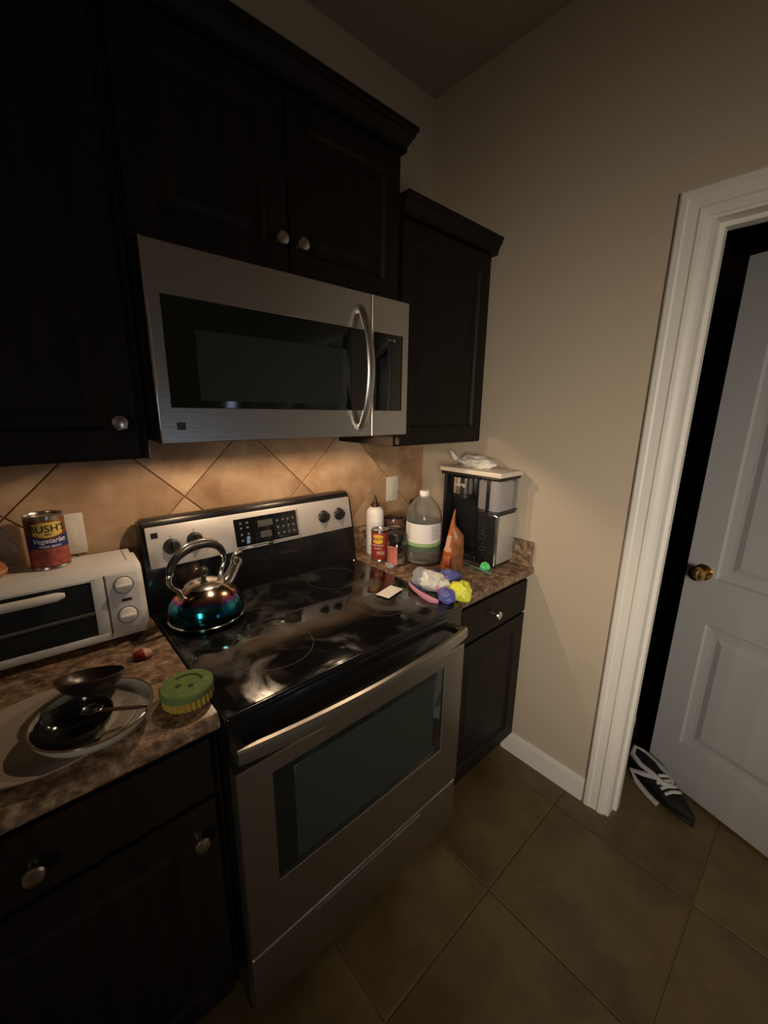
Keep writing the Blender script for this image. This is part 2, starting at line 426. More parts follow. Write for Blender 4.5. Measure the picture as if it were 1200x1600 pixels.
def base_cab(x0, x1, label, dk, doork):
    t = thing('base_cabinet', label, 'cabinet', ((x0+x1)/2, -.3, 0))
    off = Vector(((x0+x1)/2, -.3, 0))
    bm = B(); box(bm, (x0, -.003, .10), (x1, -.61, .875), .0015, 1); o = obj('body', bm, ESP, t, False); o.location = -off
    bm = B(); box(bm, (x0, -.02, 0), (x1, -.545, .10)); o = obj('toe_kick', bm, ESP, t, False); o.location = -off
    c = cdoor(t, x0+.012, x1-.022, .725, .862, -.61, dk[0], dk[1], name='drawer'); c.location -= off
    c = cdoor(t, x0+.012, x1-.022, .118, .712, -.61, *(doork or (None, None))); c.location -= off
    return t
base_cab(.770, W-.003, 'espresso base cabinet between the stove and the right wall', (1.015, .79), None)
base_cab(-.62, -.004, 'espresso base cabinet left of the stove, below the plates', (-.315, .79), (-.066, .636))

# worktops
def worktop(x0, x1, label, right=False):
    t = thing('countertop', label, 'countertop', ((x0+x1)/2, -.3, .876)); off = Vector(((x0+x1)/2, -.3, .876))
    pr = [(-.002, .8765), (-.630, .8765), (-.637, .880), (-.641, .888), (-.641, .902), (-.637, .910), (-.630, .914), (-.002, .914)]
    bm = B(); prism(bm, pr, 'x', x0, x1); o = obj('slab', bm, GRAN, t); o.location = -off
    bm = B(); box(bm, (x0, -.003, .914), (x1-(.021 if right else 0), -.022, 1.016), .002); o = obj('backsplash', bm, GRAN, t); o.location = -off
    if right:
        bm = B(); box(bm, (x1-.020, -.003, .914), (x1, -.632, 1.016), .002); o = obj('backsplash', bm, GRAN, t); o.location = -off
    return t
worktop(.768, W-.002, 'speckled brown granite worktop right of the stove, in the corner', True)
worktop(-1.1, -.004, 'speckled brown granite worktop left of the stove under the toaster oven')

# ------------------------------------------------------------------ stove
stove = thing('stove', 'freestanding electric range with stainless front and black glass cooktop', 'stove', (.381, -.34, 0)); so = Vector((.381, -.34, 0))
def sp(name, bm, m_, parent=stove, smooth=True, label=None):
    o = obj(name, bm, m_, parent, smooth)
    if parent is stove: o.location = -so
    if label: o['label'] = label
    return o
X0, X1 = .001, .763
bm = B(); box(bm, (X0+.002, -.03, .03), (X1-.002, -.650, .905), .003); sp('body', bm, BLK)
for x in (.05, .71):
    for y in (-.08, -.58):
        bm = B(); lathe(bm, [(0, 0), (.018, 0), (.018, .008), (.008, .012), (.008, .032), (0, .032)], (x, y, 0), 16); sp('foot', bm, BLKP)
bm = B(); box(bm, (X0-.002, -.085, .905), (X1+.002, -.668, .921), .006, 3); sp('cooktop', bm, smear(mat('cooktop_glass', (.008, .008, .008), .08, ior=1.6)), label='glossy black glass cooktop')
bm = B(); box(bm, (X0-.002, -.655, .900), (X1+.002, -.672, .9195), .006, 3); sp('front_rim', bm, BLK)
RING = mat('ring_print', (.05, .048, .045), .3)
def ring(cx, cy, r, wd=.002):
    bm = B()
    lathe(bm, [(r-wd, .9212), (r-wd, .9215), (r, .9215), (r, .9212)], (cx, cy, 0), 64)
    return sp('burner_ring', bm, RING)
for cx, cy, r in ((.192, -.488, .108), (.155, -.215, .078), (.57, -.22, .098), (.57, -.50, .078)): ring(cx, cy, r)
# backguard
bg = B(); prism(bg, [(-.03, .905), (-.112, .905), (-.112, .93), (-.098, 1.05), (-.098, 1.055), (-.070, 1.185), (-.064, 1.196), (-.052, 1.201), (-.03, 1.201)], 'x', X0-.002, X1+.002)
bmesh.ops.bevel(bg, geom=[e for e in bg.edges if abs(e.verts[0].co.x-e.verts[1].co.x) < 1e-5 and e.verts[0].co.z > 1.15 and e.verts[1].co.z > 1.15], offset=.008, segments=3, affect='EDGES')
guard = sp('backguard', bg, BLK)
# sloped control fascia plane: bottom (y=-.104,z=1.062) to top (y=-.078,z=1.180)
fb, ft = Vector((0, -.1035, 1.060)), Vector((0, -.0785, 1.182)); fd = (ft-fb); fl = fd.length; fd.normalize(); fn = Vector((0, -fd.z, fd.y))
def FM(x, s, d=0):  # matrix: local x->x, y->up slope, z->outward
    o = Vector((x, fb.y, fb.z))+fd*s+fn*d
    return Matrix(((1, 0, 0, o.x), (0, fd.y, fn.y, o.y), (0, fd.z, fn.z, o.z), (0, 0, 0, 1)))
def on_face(bm, x, s, d=0): bmesh.ops.transform(bm, matrix=FM(x, s, d), verts=bm.verts[:]); return bm
bm = B(); box(bm, (.012, 0, -.003), (.752, fl, .003), .003, 2); on_face(bm, 0, 0); fascia = sp('control_panel', bm, mat('satin_fascia', (.66, .64, .62), .48, .55), label='brushed stainless control fascia')
bm = B(); box(bm, (-.117, .012, .002), (.117, .106, .0045), .0015); on_face(bm, .388, 0)
clock = sp('display', bm, GLASSB, label='black glass oven clock and keypad')
bm = B()
for a, b in (((-.121, .006), (.121, .010)), ((.119, .006), (.1225, .110))): box(bm, (a[0], a[1], .0025), (b[0], b[1], .0046), .0005)
on_face(bm, .388, 0); sp('display_bezel', bm, CHROME)
KEY = mat('key_print', (.16, .155, .15), .5); LCD = mat('lcd_grey', (.07, .07, .065), .4)
bm = B()
random.seed(8)
for kx in (-.095, -.072): 
    for ky in (.032, .052, .074, .090): box(bm, (kx-.004, ky-.0028, .0046), (kx+.004, ky+.0028, .005))
for kx in (.038, .060, .080, .100):
    for ky in (.034, .056, .080): box(bm, (kx-.0035, ky-.0035, .0046), (kx+.0035, ky+.0035, .005))
on_face(bm, .388, 0); o = sp('key_symbols', bm, KEY); o['kind'] = 'stuff'
for q in (((-.035, .068), (.020, .090)), ((-.03, .030), (.012, .052))):
    bm = B(); box(bm, (*q[0], .0046), (*q[1], .005)); on_face(bm, .388, 0); sp('lcd', bm, LCD)
for x, s in ((.034, .098), (.392, -.001+.008)):
    bm = B(); box(bm, (-.009, -.008, .003), (.009, .008, .0042)); on_face(bm, x, s); sp('emblem', bm, BLKP, label='small dark square emblem')
for i, (x, s, rr) in enumerate(((.076, .058, .022), (.144, .066, .022), (.622, .062, .020), (.694, .062, .020))):
    bm = B(); lathe(bm, [(0, .0), (.024, .0), (.024, .004), (rr, .007), (rr-.003, .020), (rr-.005, .024), (0, .025)], n=28)
    box(bm, (-.004, -rr+.004, .018), (.004, rr-.004, .034), .003)
    on_face(bm, x, s, .003); k = sp('knob', bm, BLKP, label='black burner control knob')
    bm = B(); box(bm, (-.0025, rr-.015, .0335), (.0025, rr-.005, .0350)); on_face(bm, x, s, 0.0015); o = obj('pointer_mark', bm, NICKEL if i < 2 else KEY, k)
    bm = B(); box(bm, (-.001, .026, .003), (.001, .034, .0035)); on_face(bm, x, s, 0.0005); obj('tick_mark', bm, KEY, fascia)
# chrome screw at the right rear corner of the cooktop
bm = B(); lathe(bm, [(0, 0), (.006, 0), (.005, .004), (0, .005)], (.745, -.125, .921), 12); sp('trim_screw', bm, CHROME)
# front band, door, window, handle, drawer
bm = B(); box(bm, (X0, -.645, .806), (X1, -.668, .902), .004); sp('vent_panel', bm, BLK)
zd0, zd1 = .262, .792
bm = B()
frame(bm, X0+.001, X1-.001, zd0, zd1, .082, .664, .436, .748, -.652, -.690, .004)
odoor = sp('oven_door', bm, STEELD, label='brushed stainless oven door')
bm = B(); box(bm, (.078, -.655, .43), (.668, -.6865, .752), .003); win = obj('window', bm, WINB, odoor); win['label'] = 'dark glass oven window'
bm = B(); box(bm, (.135, -.6858, .455), (.622, -.6870, .728), .0004, 1); obj('inner_screen', bm, WINI, odoor)
bm = B()
pts = []
for i in range(25):
    u = i/24; pts.append((.003+u*.742, -.700-.034*sin(pi*u)**.8, .846+.004*sin(pi*u)))
A = []
for p in pts:
    A.append([bm.verts.new((p[0], p[1]+dy, p[2]+dz)) for dy, dz in ((.006, .018), (-.004, .018), (-.008, .014), (-.0092, 0), (-.008, -.014), (-.004, -.018), (.006, -.018))])
for p, q in zip(A, A[1:]):
    for k in range(7): bm.faces.new((p[k], p[(k+1) % 7], q[(k+1) % 7], q[k]))
bm.faces.new(A[0]); bm.faces.new(A[-1])
for x in (.014, .734): box(bm, (x-.010, -.66, .832), (x+.010, -.702, .860), .004)
obj('handle', bm, STEELD, odoor)['label'] = 'bowed flat stainless handle'
bm = B(); box(bm, (X0+.001, -.650, .062), (X1-.001, -.686, .250), .006, 3)
drawer = sp('storage_drawer', bm, STEELD)
bm = B(); box(bm, (.18, -.680, .222), (.58, -.6895, .236), .003); obj('drawer_lip', bm, STEELD, drawer)
bm = B(); box(bm, (.02, -.60, .0), (.745, -.62, .062)); sp('kick_plate', bm, BLKP)

# ------------------------------------------------------------------ microwave
mw = thing('microwave', 'stainless over-the-range microwave with curved vertical handle', 'microwave', (.38, -.2, 1.447)); mo = Vector((.38, -.2, 1.447))
def mp(name, bm, m_, parent=mw, smooth=True, label=None):
    o = obj(name, bm, m_, parent, smooth)
    if parent is mw: o.location = -mo
    if label: o['label'] = label
    return o
mx0, mx1, mz0, mz1, my = .004, .754, 1.447, 1.849, -.404
bm = B(); box(bm, (mx0, -.0095, mz0+.045), (mx1, -.382, mz1), .003)
for a, b in (((mx0, -.0095), (mx1, -.27)), ((mx0, -.27), (.10, -.382)), ((.70, -.27), (mx1, -.382))): box(bm, (a[0], a[1], mz0+.002), (b[0], b[1], mz0+.047), .001)
box(bm, (.098, -.372, mz0+.002), (.702, -.382, mz0+.047), .001)
mp('body', bm, BLKP)
for lx in (.20, .60):
    bm = B(); box(bm, (lx-.04, -.310, mz0+.040), (lx+.04, -.346, mz0+.0445)); mp('lamp_lens', bm, mat('lamp_lens', (.9, .8, .65), .3))
bm = B(); box(bm, (.10, -.10, mz0-.001), (.36, -.24, mz0+.003), .001)
for k in range(12): box(bm, (.11+k*.020, -.11, mz0-.002), (.118+k*.020, -.23, mz0-.0005))
mp('grease_filter', bm, TIN)
# door frame
bm = B(); y0, y1 = -.380, my; wx0, wx1, wz0, wz1 = .033, .592, 1.524, 1.750
frame(bm, mx0+.004, .599, mz0, mz1, wx0, wx1, wz0, wz1, y0, y1, .002)
mdoor = mp('door', bm, STEEL, label='stainless microwave door')
bm = B(); box(bm, (mx0, y0+.004, mz0-.001), (mx0+.005, y1-.001, mz1), .0015); obj('edge_trim', bm, CHROME, mdoor)
bm = B(); box(bm, (wx0-.001, y0, wz0-.001), (wx1+.001, y1+.002, wz1+.001), .001); obj('window', bm, WINB, mdoor)['label'] = 'dark tinted microwave window'
bm = B(); box(bm, (.097, -.4018, 1.540), (.508, -.4028, 1.690), .0004, 1); obj('inner_screen', bm, WINI, mdoor)
bm = B(); box(bm, (.040, -.4038, 1.476), (.058, -.4048, 1.492)); obj('emblem', bm, DGRAY, mdoor)
bm = B(); pts = []; 
for i in range(21):
    u = i/20; pts.append((.556, my-.004-.046*sin(pi*u)**.75, 1.472+u*.330))
tube(bm, pts, .014, 14, flat=.55, flatn=(0, 1, 0))
for z in (1.474, 1.800): box(bm, (.544, my+.003, z-.012), (.568, my-.010, z+.012), .004)
obj('handle', bm, STEEL, mdoor)['label'] = 'curved stainless bar handle'
bm = B(); frame(bm, .6015, mx1-.001, mz0, mz1, .608, .728, wz0, wz1, y0, y1, .0015)
cp = mp('control_panel', bm, STEEL)
bm = B(); box(bm, (.607, y0, wz0-.001), (.729, y1+.001, wz1+.001), .001); obj('touch_pad', bm, GLASSB, cp)
bm = B()
for x, z, wd in ((.672, 1.733, .010), (.686, 1.733, .002), (.692, 1.731, .004), (.692, 1.735, .004)): box(bm, (x-wd/2, my+.0012, z-.0012), (x+wd/2, my+.0002, z+.0012))
o = obj('display_segments', bm, mat('pale_digits', (.6, .6, .55), .5), cp); o['kind'] = 'stuff'
bm = B(); box(bm, (.727, my+.001, wz0), (.7295, my-.0006, wz1)); obj('edge_trim', bm, CHROME, cp)

# ------------------------------------------------------------------ outlets on the tile
def plate(x, z, label):
    t = thing('wall_outlet', label, 'outlet', (x, -.0075, z))
    bm = B(); box(bm, (-.036, 0, -.058), (.036, -.005, .058), .002); obj('cover_plate', bm, IVORY, t)
    bm = B(); box(bm, (-.017, -.004, -.034), (.017, -.0068, .034), .0012); o = obj('socket_face', bm, IVORY, t)
plate(1.063, 1.168, 'white outlet plate on the tile behind the clear jug')
plate(-.156, 1.180, 'white outlet plate on the tile behind the bean can on the toaster oven')

# ------------------------------------------------------------------ kettle on the rear left burner
def kettle_mat():
    M = bpy.data.materials.new('rainbow_steel'); M.use_nodes = True; N = M.node_tree.nodes; L = M.node_tree.links
    b = N['Principled BSDF']; b.inputs['Metallic'].default_value = 1; b.inputs['Roughness'].default_value = .13
    tc = N.new('ShaderNodeTexCoord'); sx = N.new('ShaderNodeSeparateXYZ'); L.new(tc.outputs['Object'], sx.inputs[0])
    n = N.new('ShaderNodeTexNoise'); n.inputs['Scale'].default_value = 9; L.new(tc.outputs['Object'], n.inputs[0])
    ad = N.new('ShaderNodeMath'); ad.operation = 'MULTIPLY_ADD'; ad.inputs[1].default_value = .03; L.new(n.outputs[0], ad.inputs[0]); L.new(sx.outputs['Z'], ad.inputs[2])
    mr = N.new('ShaderNodeMapRange'); mr.inputs[1].default_value = .0; mr.inputs[2].default_value = .16; L.new(ad.outputs[0], mr.inputs[0])
    r = N.new('ShaderNodeValToRGB'); e = r.color_ramp.elements; L.new(mr.outputs[0], r.inputs[0])
    e[0].position = 0; e[0].color = (.01, .07, .12, 1); e[1].position = .95; e[1].color = (.62, .56, .50, 1)
    for p, c in ((.30, (.005, .06, .10)), (.44, (.01, .16, .22)), (.51, (.03, .34, .42)), (.555, (.12, .20, .50)), (.595, (.45, .12, .36)), (.64, (.80, .38, .18)), (.69, (.46, .36, .27)), (.78, (.46, .41, .37))):
        k = e.new(p); k.color = (*c, 1)
    L.new(r.outputs[0], b.inputs['Base Color']); return M
KM = kettle_mat()
KX, KY, KZ = .118, -.228, .9218
kt = thing('kettle', 'whistling stovetop kettle with rainbow blue steel body and arched handle', 'kettle', (KX, KY, KZ))
bm = B(); lathe(bm, [(0, 0), (.098, 0), (.103, .003), (.104, .010), (.1025, .014), (.104, .020), (.105, .034), (.102, .052), (.095, .070), (.083, .087), (.066, .101), (.052, .108), (.049, .110), (0, .110)], n=64)
obj('body', bm, KM, kt)
bm = B(); lathe(bm, [(.103, .0125), (.1062, .0140), (.1062, .0165), (.1035, .018)], n=64); obj('base_ring', bm, CHROME, kt)
bm = B(); lathe(bm, [(.053, .106), (.054, .110), (.050, .113), (.036, .119), (.018, .123), (0, .124)], n=48); lid = obj('lid', bm, NICKEL, kt)
bm = B(); lathe(bm, [(.006, .122), (.007, .132), (.012, .137), (.015, .145), (.013, .154), (.007, .159), (0, .160)], n=24); obj('lid_knob', bm, BLKP, lid)
# spout
sd = Vector((.93, .36, 0)).normalized()
bm = B(); pts = [sd*.070+Vector((0, 0, .078)), sd*.088+Vector((0, 0, .090)), sd*.106+Vector((0, 0, .108)), sd*.122+Vector((0, 0, .130))]
tube(bm, pts, [.022, .020, .0175, .016], 20); spt = obj('spout', bm, CHROME, kt)
bm = B(); tube(bm, [sd*.120+Vector((0, 0, .127)), sd*.129+Vector((0, 0, .140)), sd*.133+Vector((0, 0, .145))], [.019, .019, .012], 20)
tube(bm, [sd*.106+Vector((0, 0, .142)), sd*.118+Vector((0, 0, .158)), sd*.136+Vector((0, 0, .164)), sd*.146+Vector((0, 0, .160))], [.005, .006, .008, .006], 12)
obj('whistle_cap', bm, CHROME, spt)
# handle : steel legs, black grip
def HP(a, z): return sd*a+Vector((0, 0, z))
left = [HP(-.072, .078), HP(-.078, .100), HP(-.083, .118), HP(-.100, .134), HP(-.108, .150), HP(-.106, .166), HP(-.098, .178)]
bm = B(); tube(bm, left, [.010, .008, .0065, .006, .006, .007, .008], 14, flat=1.0)
hd = obj('handle', bm, CHROME, kt)
bm = B()
right = [HP(.060, .094), HP(.058, .112), HP(.066, .130), HP(.076, .148), HP(.076, .166), HP(.070, .180)]
tube(bm, right, [.009, .007, .006, .006, .007, .008], 14)
obj('handle_post', bm, CHROME, kt)
bm = B(); pts = []
for i in range(19):
    u = i/18; a = pi*(1-u)
    pts.append(HP(-.014+.090*cos(a), .172+.056*sin(a)))
tube(bm, pts, [.0085+.0035*sin(pi*i/18) for i in range(19)], 16); obj('grip', bm, BLKP, hd)
bm = B(); pts = [HP(-.014+.0975*cos(pi*(1-u/12*.5-.26)), .175+.0655*sin(pi*(1-u/12*.5-.26))) for u in range(13)]
tube(bm, pts, .0045, 10); obj('grip_inlay', bm, CHROME, hd)

# ------------------------------------------------------------------ toaster oven
TA = R(-3)
to = thing('toaster_oven', 'white toaster oven with two dials on the left counter', 'toaster oven', (-.236, -.105, .914), TA)
# local frame: x -.215..+.215, front y=-.098, back y=+.085, z from counter
fx0, fx1, fy, by, tz0, tz1 = -.235, .213, -.098, .066, .018, .212
def tprof(ins=0):
    return [(by, tz0), (fy+.004, tz0), (fy-.002, tz0+.012), (fy, tz0+.03), (fy+.012, tz1-.022), (fy+.024, tz1-.006), (fy+.038, tz1), (by-.012, tz1), (by, tz1-.012)]
bm = B(); prism(bm, tprof(), 'x', fx0, fx1)
bmesh.ops.bevel(bm, geom=[e for e in bm.edges if all(abs(v.co.x-fx1) < 1e-5 for v in e.verts) or all(abs(v.co.x-fx0) < 1e-5 for v in e.verts)], offset=.012, segments=4, affect='EDGES')
obj('shell', bm, TOAST, to)
SEAM = mat('seam', (.12, .11, .10), .7)
bm = B(); box(bm, (fx1-.030, fy+.045, tz1-.001), (fx1-.0285, by-.02, tz1+.0006)); obj('seam', bm, SEAM, to)
fsl = Vector((0, .012, tz1-.022-tz0-.03)); fsl.normalize(); fnn = Vector((0, -fsl.z, fsl.y))
def TM(d=0):
    o = Vector((0, fy, tz0+.03))+fnn*d
    return Matrix(((1, 0, 0, o.x), (0, fsl.y, fnn.y, o.y), (0, fsl.z, fnn.z, o.z), (0, 0, 0, 1)))
def tf(bm, d=0): bmesh.ops.transform(bm, matrix=TM(d), verts=bm.verts[:]); return bm
FH = tz1-.022-tz0-.03
bm = B(); box(bm, (.128, -.008, -.004), (.200, FH+.002, .004), .003); pn = obj('control_panel', tf(bm), TOASTG, to)
bm = B(); box(bm, (.1265, -.010, .0), (.1285, FH+.002, .0046)); obj('seam', tf(bm), SEAM, to)
for yy in (.112, .030):
    bm = B(); lathe(bm, [(0, .004), (.021, .004), (.020, .010), (.018, .0115), (0, .012)], (.166, yy, 0), 28); box(bm, (.148, yy-.004, .010), (.184, yy+.004, .022), .003); k = obj('dial', tf(bm), TOAST, pn)
    bm = B(); lathe(bm, [(.0212, .0042), (.0235, .0042), (.0235, .0046), (.0212, .0046)], (.166, yy, 0), 28); obj('dial_marks', tf(bm), SEAM, k)
bm = B(); box(bm, (.157, .068, .003), (.180, .075, .0052), .002); obj('power_light', tf(bm), mat('dark_red_lens', (.05, .008, .008), .2), pn)
# door
bm = B()
box(bm, (.098, -.010, -.002), (.125, FH+.001, .005), .002); box(bm, (fx0+.004, -.022, -.002), (.125, -.006, .006), .002)
box(bm, (fx0+.004, -.010, -.002), (fx0+.02, FH+.001, .005), .002); box(bm, (fx0+.004, FH-.006, -.002), (.125, FH+.001, .004), .001)
td = obj('door', tf(bm), TOASTG, to)
bm = B(); box(bm, (fx0+.018, -.009, .0008), (.100, FH-.004, .0022)); obj('glass', tf(bm), mat('toaster_glass', (.018, .022, .026), .12), td)
bm = B()
tube(bm, [(fx0+.01, FH-.020, .024), (-.02, FH-.020, .026), (.030, FH-.020, .024), (.045, FH-.020, .020)], [.011, .011, .011, .006], 14, flat=.6, flatn=(0, 0, 1))
box(bm, (fx0+.03, FH-.026, .004), (fx0+.05, FH-.014, .02), .003); box(bm, (.010, FH-.026, .004), (.030, FH-.014, .02), .003)
obj('handle', tf(bm), TOAST, td)
bm = B(); tube(bm, [(fx0+.02, .050, .0026), (.098, .056, .0026)], .003, 8); tube(bm, [(fx0+.02, .046, .0024), (.098, .051, .0024)], .0014, 8)
obj('rack', tf(bm), mat('rack_wire', (.40, .43, .47), .35, 1), to)
for x in (fx0+.04, fx1-.035):
    for y in (fy+.018, by-.02):
        bm = B(); lathe(bm, [(0, 0), (.010, 0), (.013, .019), (0, .019)], (x, y, 0), 16); obj('foot', bm, DGRAY, to)

# ------------------------------------------------------------------ cans
RED = mat('can_red', (.33, .045, .03), .4); BRN = mat('can_brown', (.16, .045, .015), .4); YEL = mat('can_yellow', (.85, .52, .06), .45)
YELD = mat('can_gold', (.70, .52, .12), .45); NAVY = mat('can_navy', (.02, .03, .16), .45); BLKI = mat('black_ink', (.01, .01, .01), .6); WHI = mat('white_ink', (.75, .75, .75), .6)
BEAN = mat('bean_print', (.42, .10, .07), .45, col2=(.20, .04, .03), vscale=70)
def can(label, loc, r, h, face, big):
    t = thing('bean_can', label, 'can', loc)
    pr = [(0, .002), (r-.004, .002), (r-.002, 0), (r+.0005, .001), (r+.0005, .004), (r-.001, .006)]
    pr += [(r-.001, h-.007), (r+.0008, h-.005), (r+.0008, h-.001), (r-.001, h), (r-.003, h-.001), (r-.004, h-.005), (0, h-.006)]
    bm = B(); lathe(bm, pr, n=48); obj('tin', bm, TIN, t)
    bm = B(); lathe(bm, [(r-.0005, .007), (r, .008), (r, h-.010), (r-.0005, h-.009)], n=48)
    lb = obj('paper_label', bm, [BRN if big else RED], t); a = face
    def zc(v): return lambda u: v
    if big:
        cylpatch('bean_picture', r, a-1.3, a+1.3, zc(.010), zc(h*.40), BEAN, lb)
        cylpatch('blue_band', r, a-1.35, a+1.35, lambda u: h*.38+.004*sin(pi*u), lambda u: h*.64-.008*sin(pi*u)**2, NAVY, lb, t=.0005)
        cylpatch('gold_badge', r, a-.78, a+.78, lambda u: h*.66-.007*sin(pi*u), lambda u: h*.86+.004*sin(pi*u), YELD, lb, t=.0006)
        text_cyl('lettering', "BUSH'S", .024, r+.0004, h*.765, a, BLKI, lb, 1.05)
        text_cyl('lettering', 'BEST', .007, r+.0004, h*.665, a, BRN, lb)
        text_cyl('lettering', 'Vegetarian', .0175, r+.0004, h*.545, a, WHI, lb, .95, .25)
        text_cyl('lettering', 'BAKED BEANS', .007, r+.0004, h*.44, a, WHI, lb)
    else:
        cylpatch('gold_badge', r, a-.62, a+.62, lambda u: h*.62-.005*sin(pi*u), lambda u: h*.84+.004*sin(pi*u), YEL, lb, t=.0006)
        text_cyl('lettering', "BUSH'S", .015, r+.0004, h*.73, a, BLKI, lb, .95)
        text_cyl('lettering', 'CHILI BEANS', .0085, r+.0004, h*.53, a, WHI, lb)
        text_cyl('lettering', 'red beans', .0085, r+.0004, h*.43, a, WHI, lb)
        cylpatch('bowl_picture', r, a-.1, a+.85, lambda u: h*.20+.004*sin(pi*u), lambda u: h*.33+.003*sin(pi*u), mat('bean_bowl', (.50, .38, .28), .5, col2=(.4, .12, .08), vscale=90), lb, t=.0004)
    return t
def face_to(x, y): return math.atan2(-1.393-y, -.237-x)
can('large brown and blue vegetarian bean can standing on the toaster oven', (-.206, -.090, 1.127), .0405, .136, face_to(-.206, -.090)+.10, True)
can('red bean can on the right counter in front of the white squeeze bottle', (.851, -.166, .9142), .0355, .132, face_to(.851, -.166)-.25, False)

# second tin behind, jar with pink label
t = thing('tin', 'silver-lidded tin just behind the red bean can', 'can', (.935, -.160, .9142))
bm = B(); lathe(bm, [(0, 0), (.030, 0), (.030, .114), (.0295, .116), (0, .116)], n=40); obj('tin_body', bm, mat('dark_tin_label', (.09, .06, .05), .5), t)
bm = B(); lathe(bm, [(.0302, .113), (.032, .114), (.032, .123), (.030, .125), (.027, .123), (0, .122)], n=40); obj('lid', bm, TIN, t)

CLEAR = mat('clear_plastic', (.93, .93, .92), .06, trans=.94, ior=1.3)
JGLASS = mat('jar_glass', (.9, .92, .9), .04, trans=1, ior=1.45)
t = thing('glass_jar', 'small glass jar with black lid and pink label between red can and clear jug', 'jar', (.868, -.252, .9142))
bm = B(); r = .039
lathe(bm, [(0, .002), (r-.004, .001), (r, .006), (r, .090), (r-.004, .100), (r-.008, .104), (r-.010, .104), (r-.006, .098), (r-.0025, .089), (r-.0025, .008), (0, .006)], n=40); obj('glass', bm, JGLASS, t)
bm = B(); lathe(bm, [(0, .0075), (r-.0035, .0085), (r-.0035, .030), (0, .030)], n=40); obj('contents', bm, mat('spice', (.50, .38, .28), .8, var=.5, vscale=120), t)
bm = B(); lathe(bm, [(r-.008, .103), (r-.001, .104), (r-.001, .130), (r-.004, .133), (0, .133)], n=40); obj('lid', bm, BLKP, t)
cylpatch('pink_label', r, face_to(.868, -.252)-1.35, face_to(.868, -.252)+.05, lambda u: .006, lambda u: .084, mat('pink_paper', (.72, .22, .17), .55, var=.35, vscale=60), t, t=.0004)

# ------------------------------------------------------------------ white squeeze bottle
t = thing('squeeze_bottle', 'white squeeze bottle with pointed brown cap at the back of right counter', 'bottle', (.888, -.092, .9142))
t.scale = (1.27, 1.27, 1.27)
bm = B(); lathe(bm, [(0, 0), (.027, 0), (.030, .004), (.030, .140), (.028, .152), (.021, .161), (.013, .165), (0, .165)], n=36); obj('bottle', bm, mat('white_plastic', (.90, .88, .84), .35), t)
bm = B(); lathe(bm, [(0, .162), (.0145, .162), (.0145, .171), (.0115, .176), (.0075, .180), (.0045, .192), (.0020, .203), (0, .204)], n=24); obj('nozzle_cap', bm, mat('brown_cap', (.05, .018, .012), .4), t)
a = face_to(.888, -.092)
cylpatch('label', .030, a-.8, a+.8, lambda u: .025, lambda u: .115, mat('faint_print', (.84, .82, .79), .5, var=.12, vscale=60), t)
cylpatch('label_print', .030, a-.5, a-.05, lambda u: .086, lambda u: .092, mat('grey_ink', (.35, .33, .33), .6), t, t=.0005)
cylpatch('label_print', .030, a-.6, a+.3, lambda u: .030, lambda u: .034, MAT['grey_ink'], t, t=.0005)

# ------------------------------------------------------------------ coffee carafe behind
t = thing('coffee_carafe', 'round glass carafe half full of dark coffee, behind bottle and jug', 'carafe', (1.004, -.092, .9142), R(-24))
bm = B(); lathe(bm, [(0, .002), (.050, .001), (.060, .010), (.066, .035), (.064, .070), (.054, .105), (.040, .130), (.033, .142), (.035, .150), (.033, .150), (.031, .142), (.038, .129), (.052, .104), (.062, .070), (.064, .036), (.058, .011), (0, .004)], n=44); obj('glass', bm, mat('amber_glass', (.50, .33, .24), .05, trans=.8), t)
bm = B(); lathe(bm, [(0, .005), (.056, .012), (.0625, .036), (.0605, .068), (.056, .086), (0, .086)], n=44); obj('coffee', bm, mat('coffee', (.012, .006, .004), .2), t)
bm = B(); lathe(bm, [(.035, .140), (.038, .141), (.038, .149), (.035, .150)], n=44)
tube(bm, [(-.036, .0, .145), (-.085, .0, .140), (-.100, .0, .115), (-.098, .0, .06), (-.088, 0, .03)], [.008, .009, .009, .008, .006], 12); obj('handle', bm, BLKP, t)
t = thing('dark_bottle', 'dark bottle with black cap mostly hidden behind the clear jug', 'bottle', (1.110, -.105, .9142))
bm = B(); lathe(bm, [(0, 0), (.034, 0), (.036, .004), (.036, .12), (.030, .145), (.016, .165), (.014, .18), (0, .18)], n=36); obj('bottle', bm, mat('dark_glass', (.02, .012, .01), .08), t)
bm = B(); lathe(bm, [(0, .178), (.0165, .178), (.0165, .208), (.015, .210), (0, .210)], n=24); obj('cap', bm, BLKP, t)

# ------------------------------------------------------------------ clear gallon jug
JX, JY = .972, -.300
t = thing('vinegar_jug', 'big clear plastic jug with white and green label, front of right counter', 'jug', (JX, JY, .9142))
def ripple(r, z): return r
outer = [(0, .003), (.050, .001), (.066, .004), (.072, .014), (.070, .020), (.073, .028), (.073, .064), (.0715, .070), (.0715, .178), (.073, .184), (.0725, .196), (.067, .220), (.055, .243), (.038, .262), (.024, .274), (.019, .280), (.0185, .290)]
inner = [(max(r-.0012, 0), z) for r, z in outer][::-1]; inner = inner[:-1]+[(0, .0045)]
bm = B(); lathe(bm, outer+inner, n=56)
for k in range(6):  # vertical grip flutes near the base
    pass
jug = obj('bottle', bm, CLEAR, t)
bm = B(); lathe(bm, [(0, .006), (.062, .007), (.069, .016), (.067, .020), (.070, .028), (.070, .064), (.0685, .070), (.0685, .118), (0, .118)], n=56); obj('liquid', bm, mat('liquid', (.86, .9, .86), .02, trans=.92, ior=1.33), t)
bm = B(); lathe(bm, [(.0165, .272), (.0185, .272), (.0195, .276), (.0195, .280)], n=32); obj('neck_ring', bm, mat('cap_white', (.86, .82, .80), .4), t)
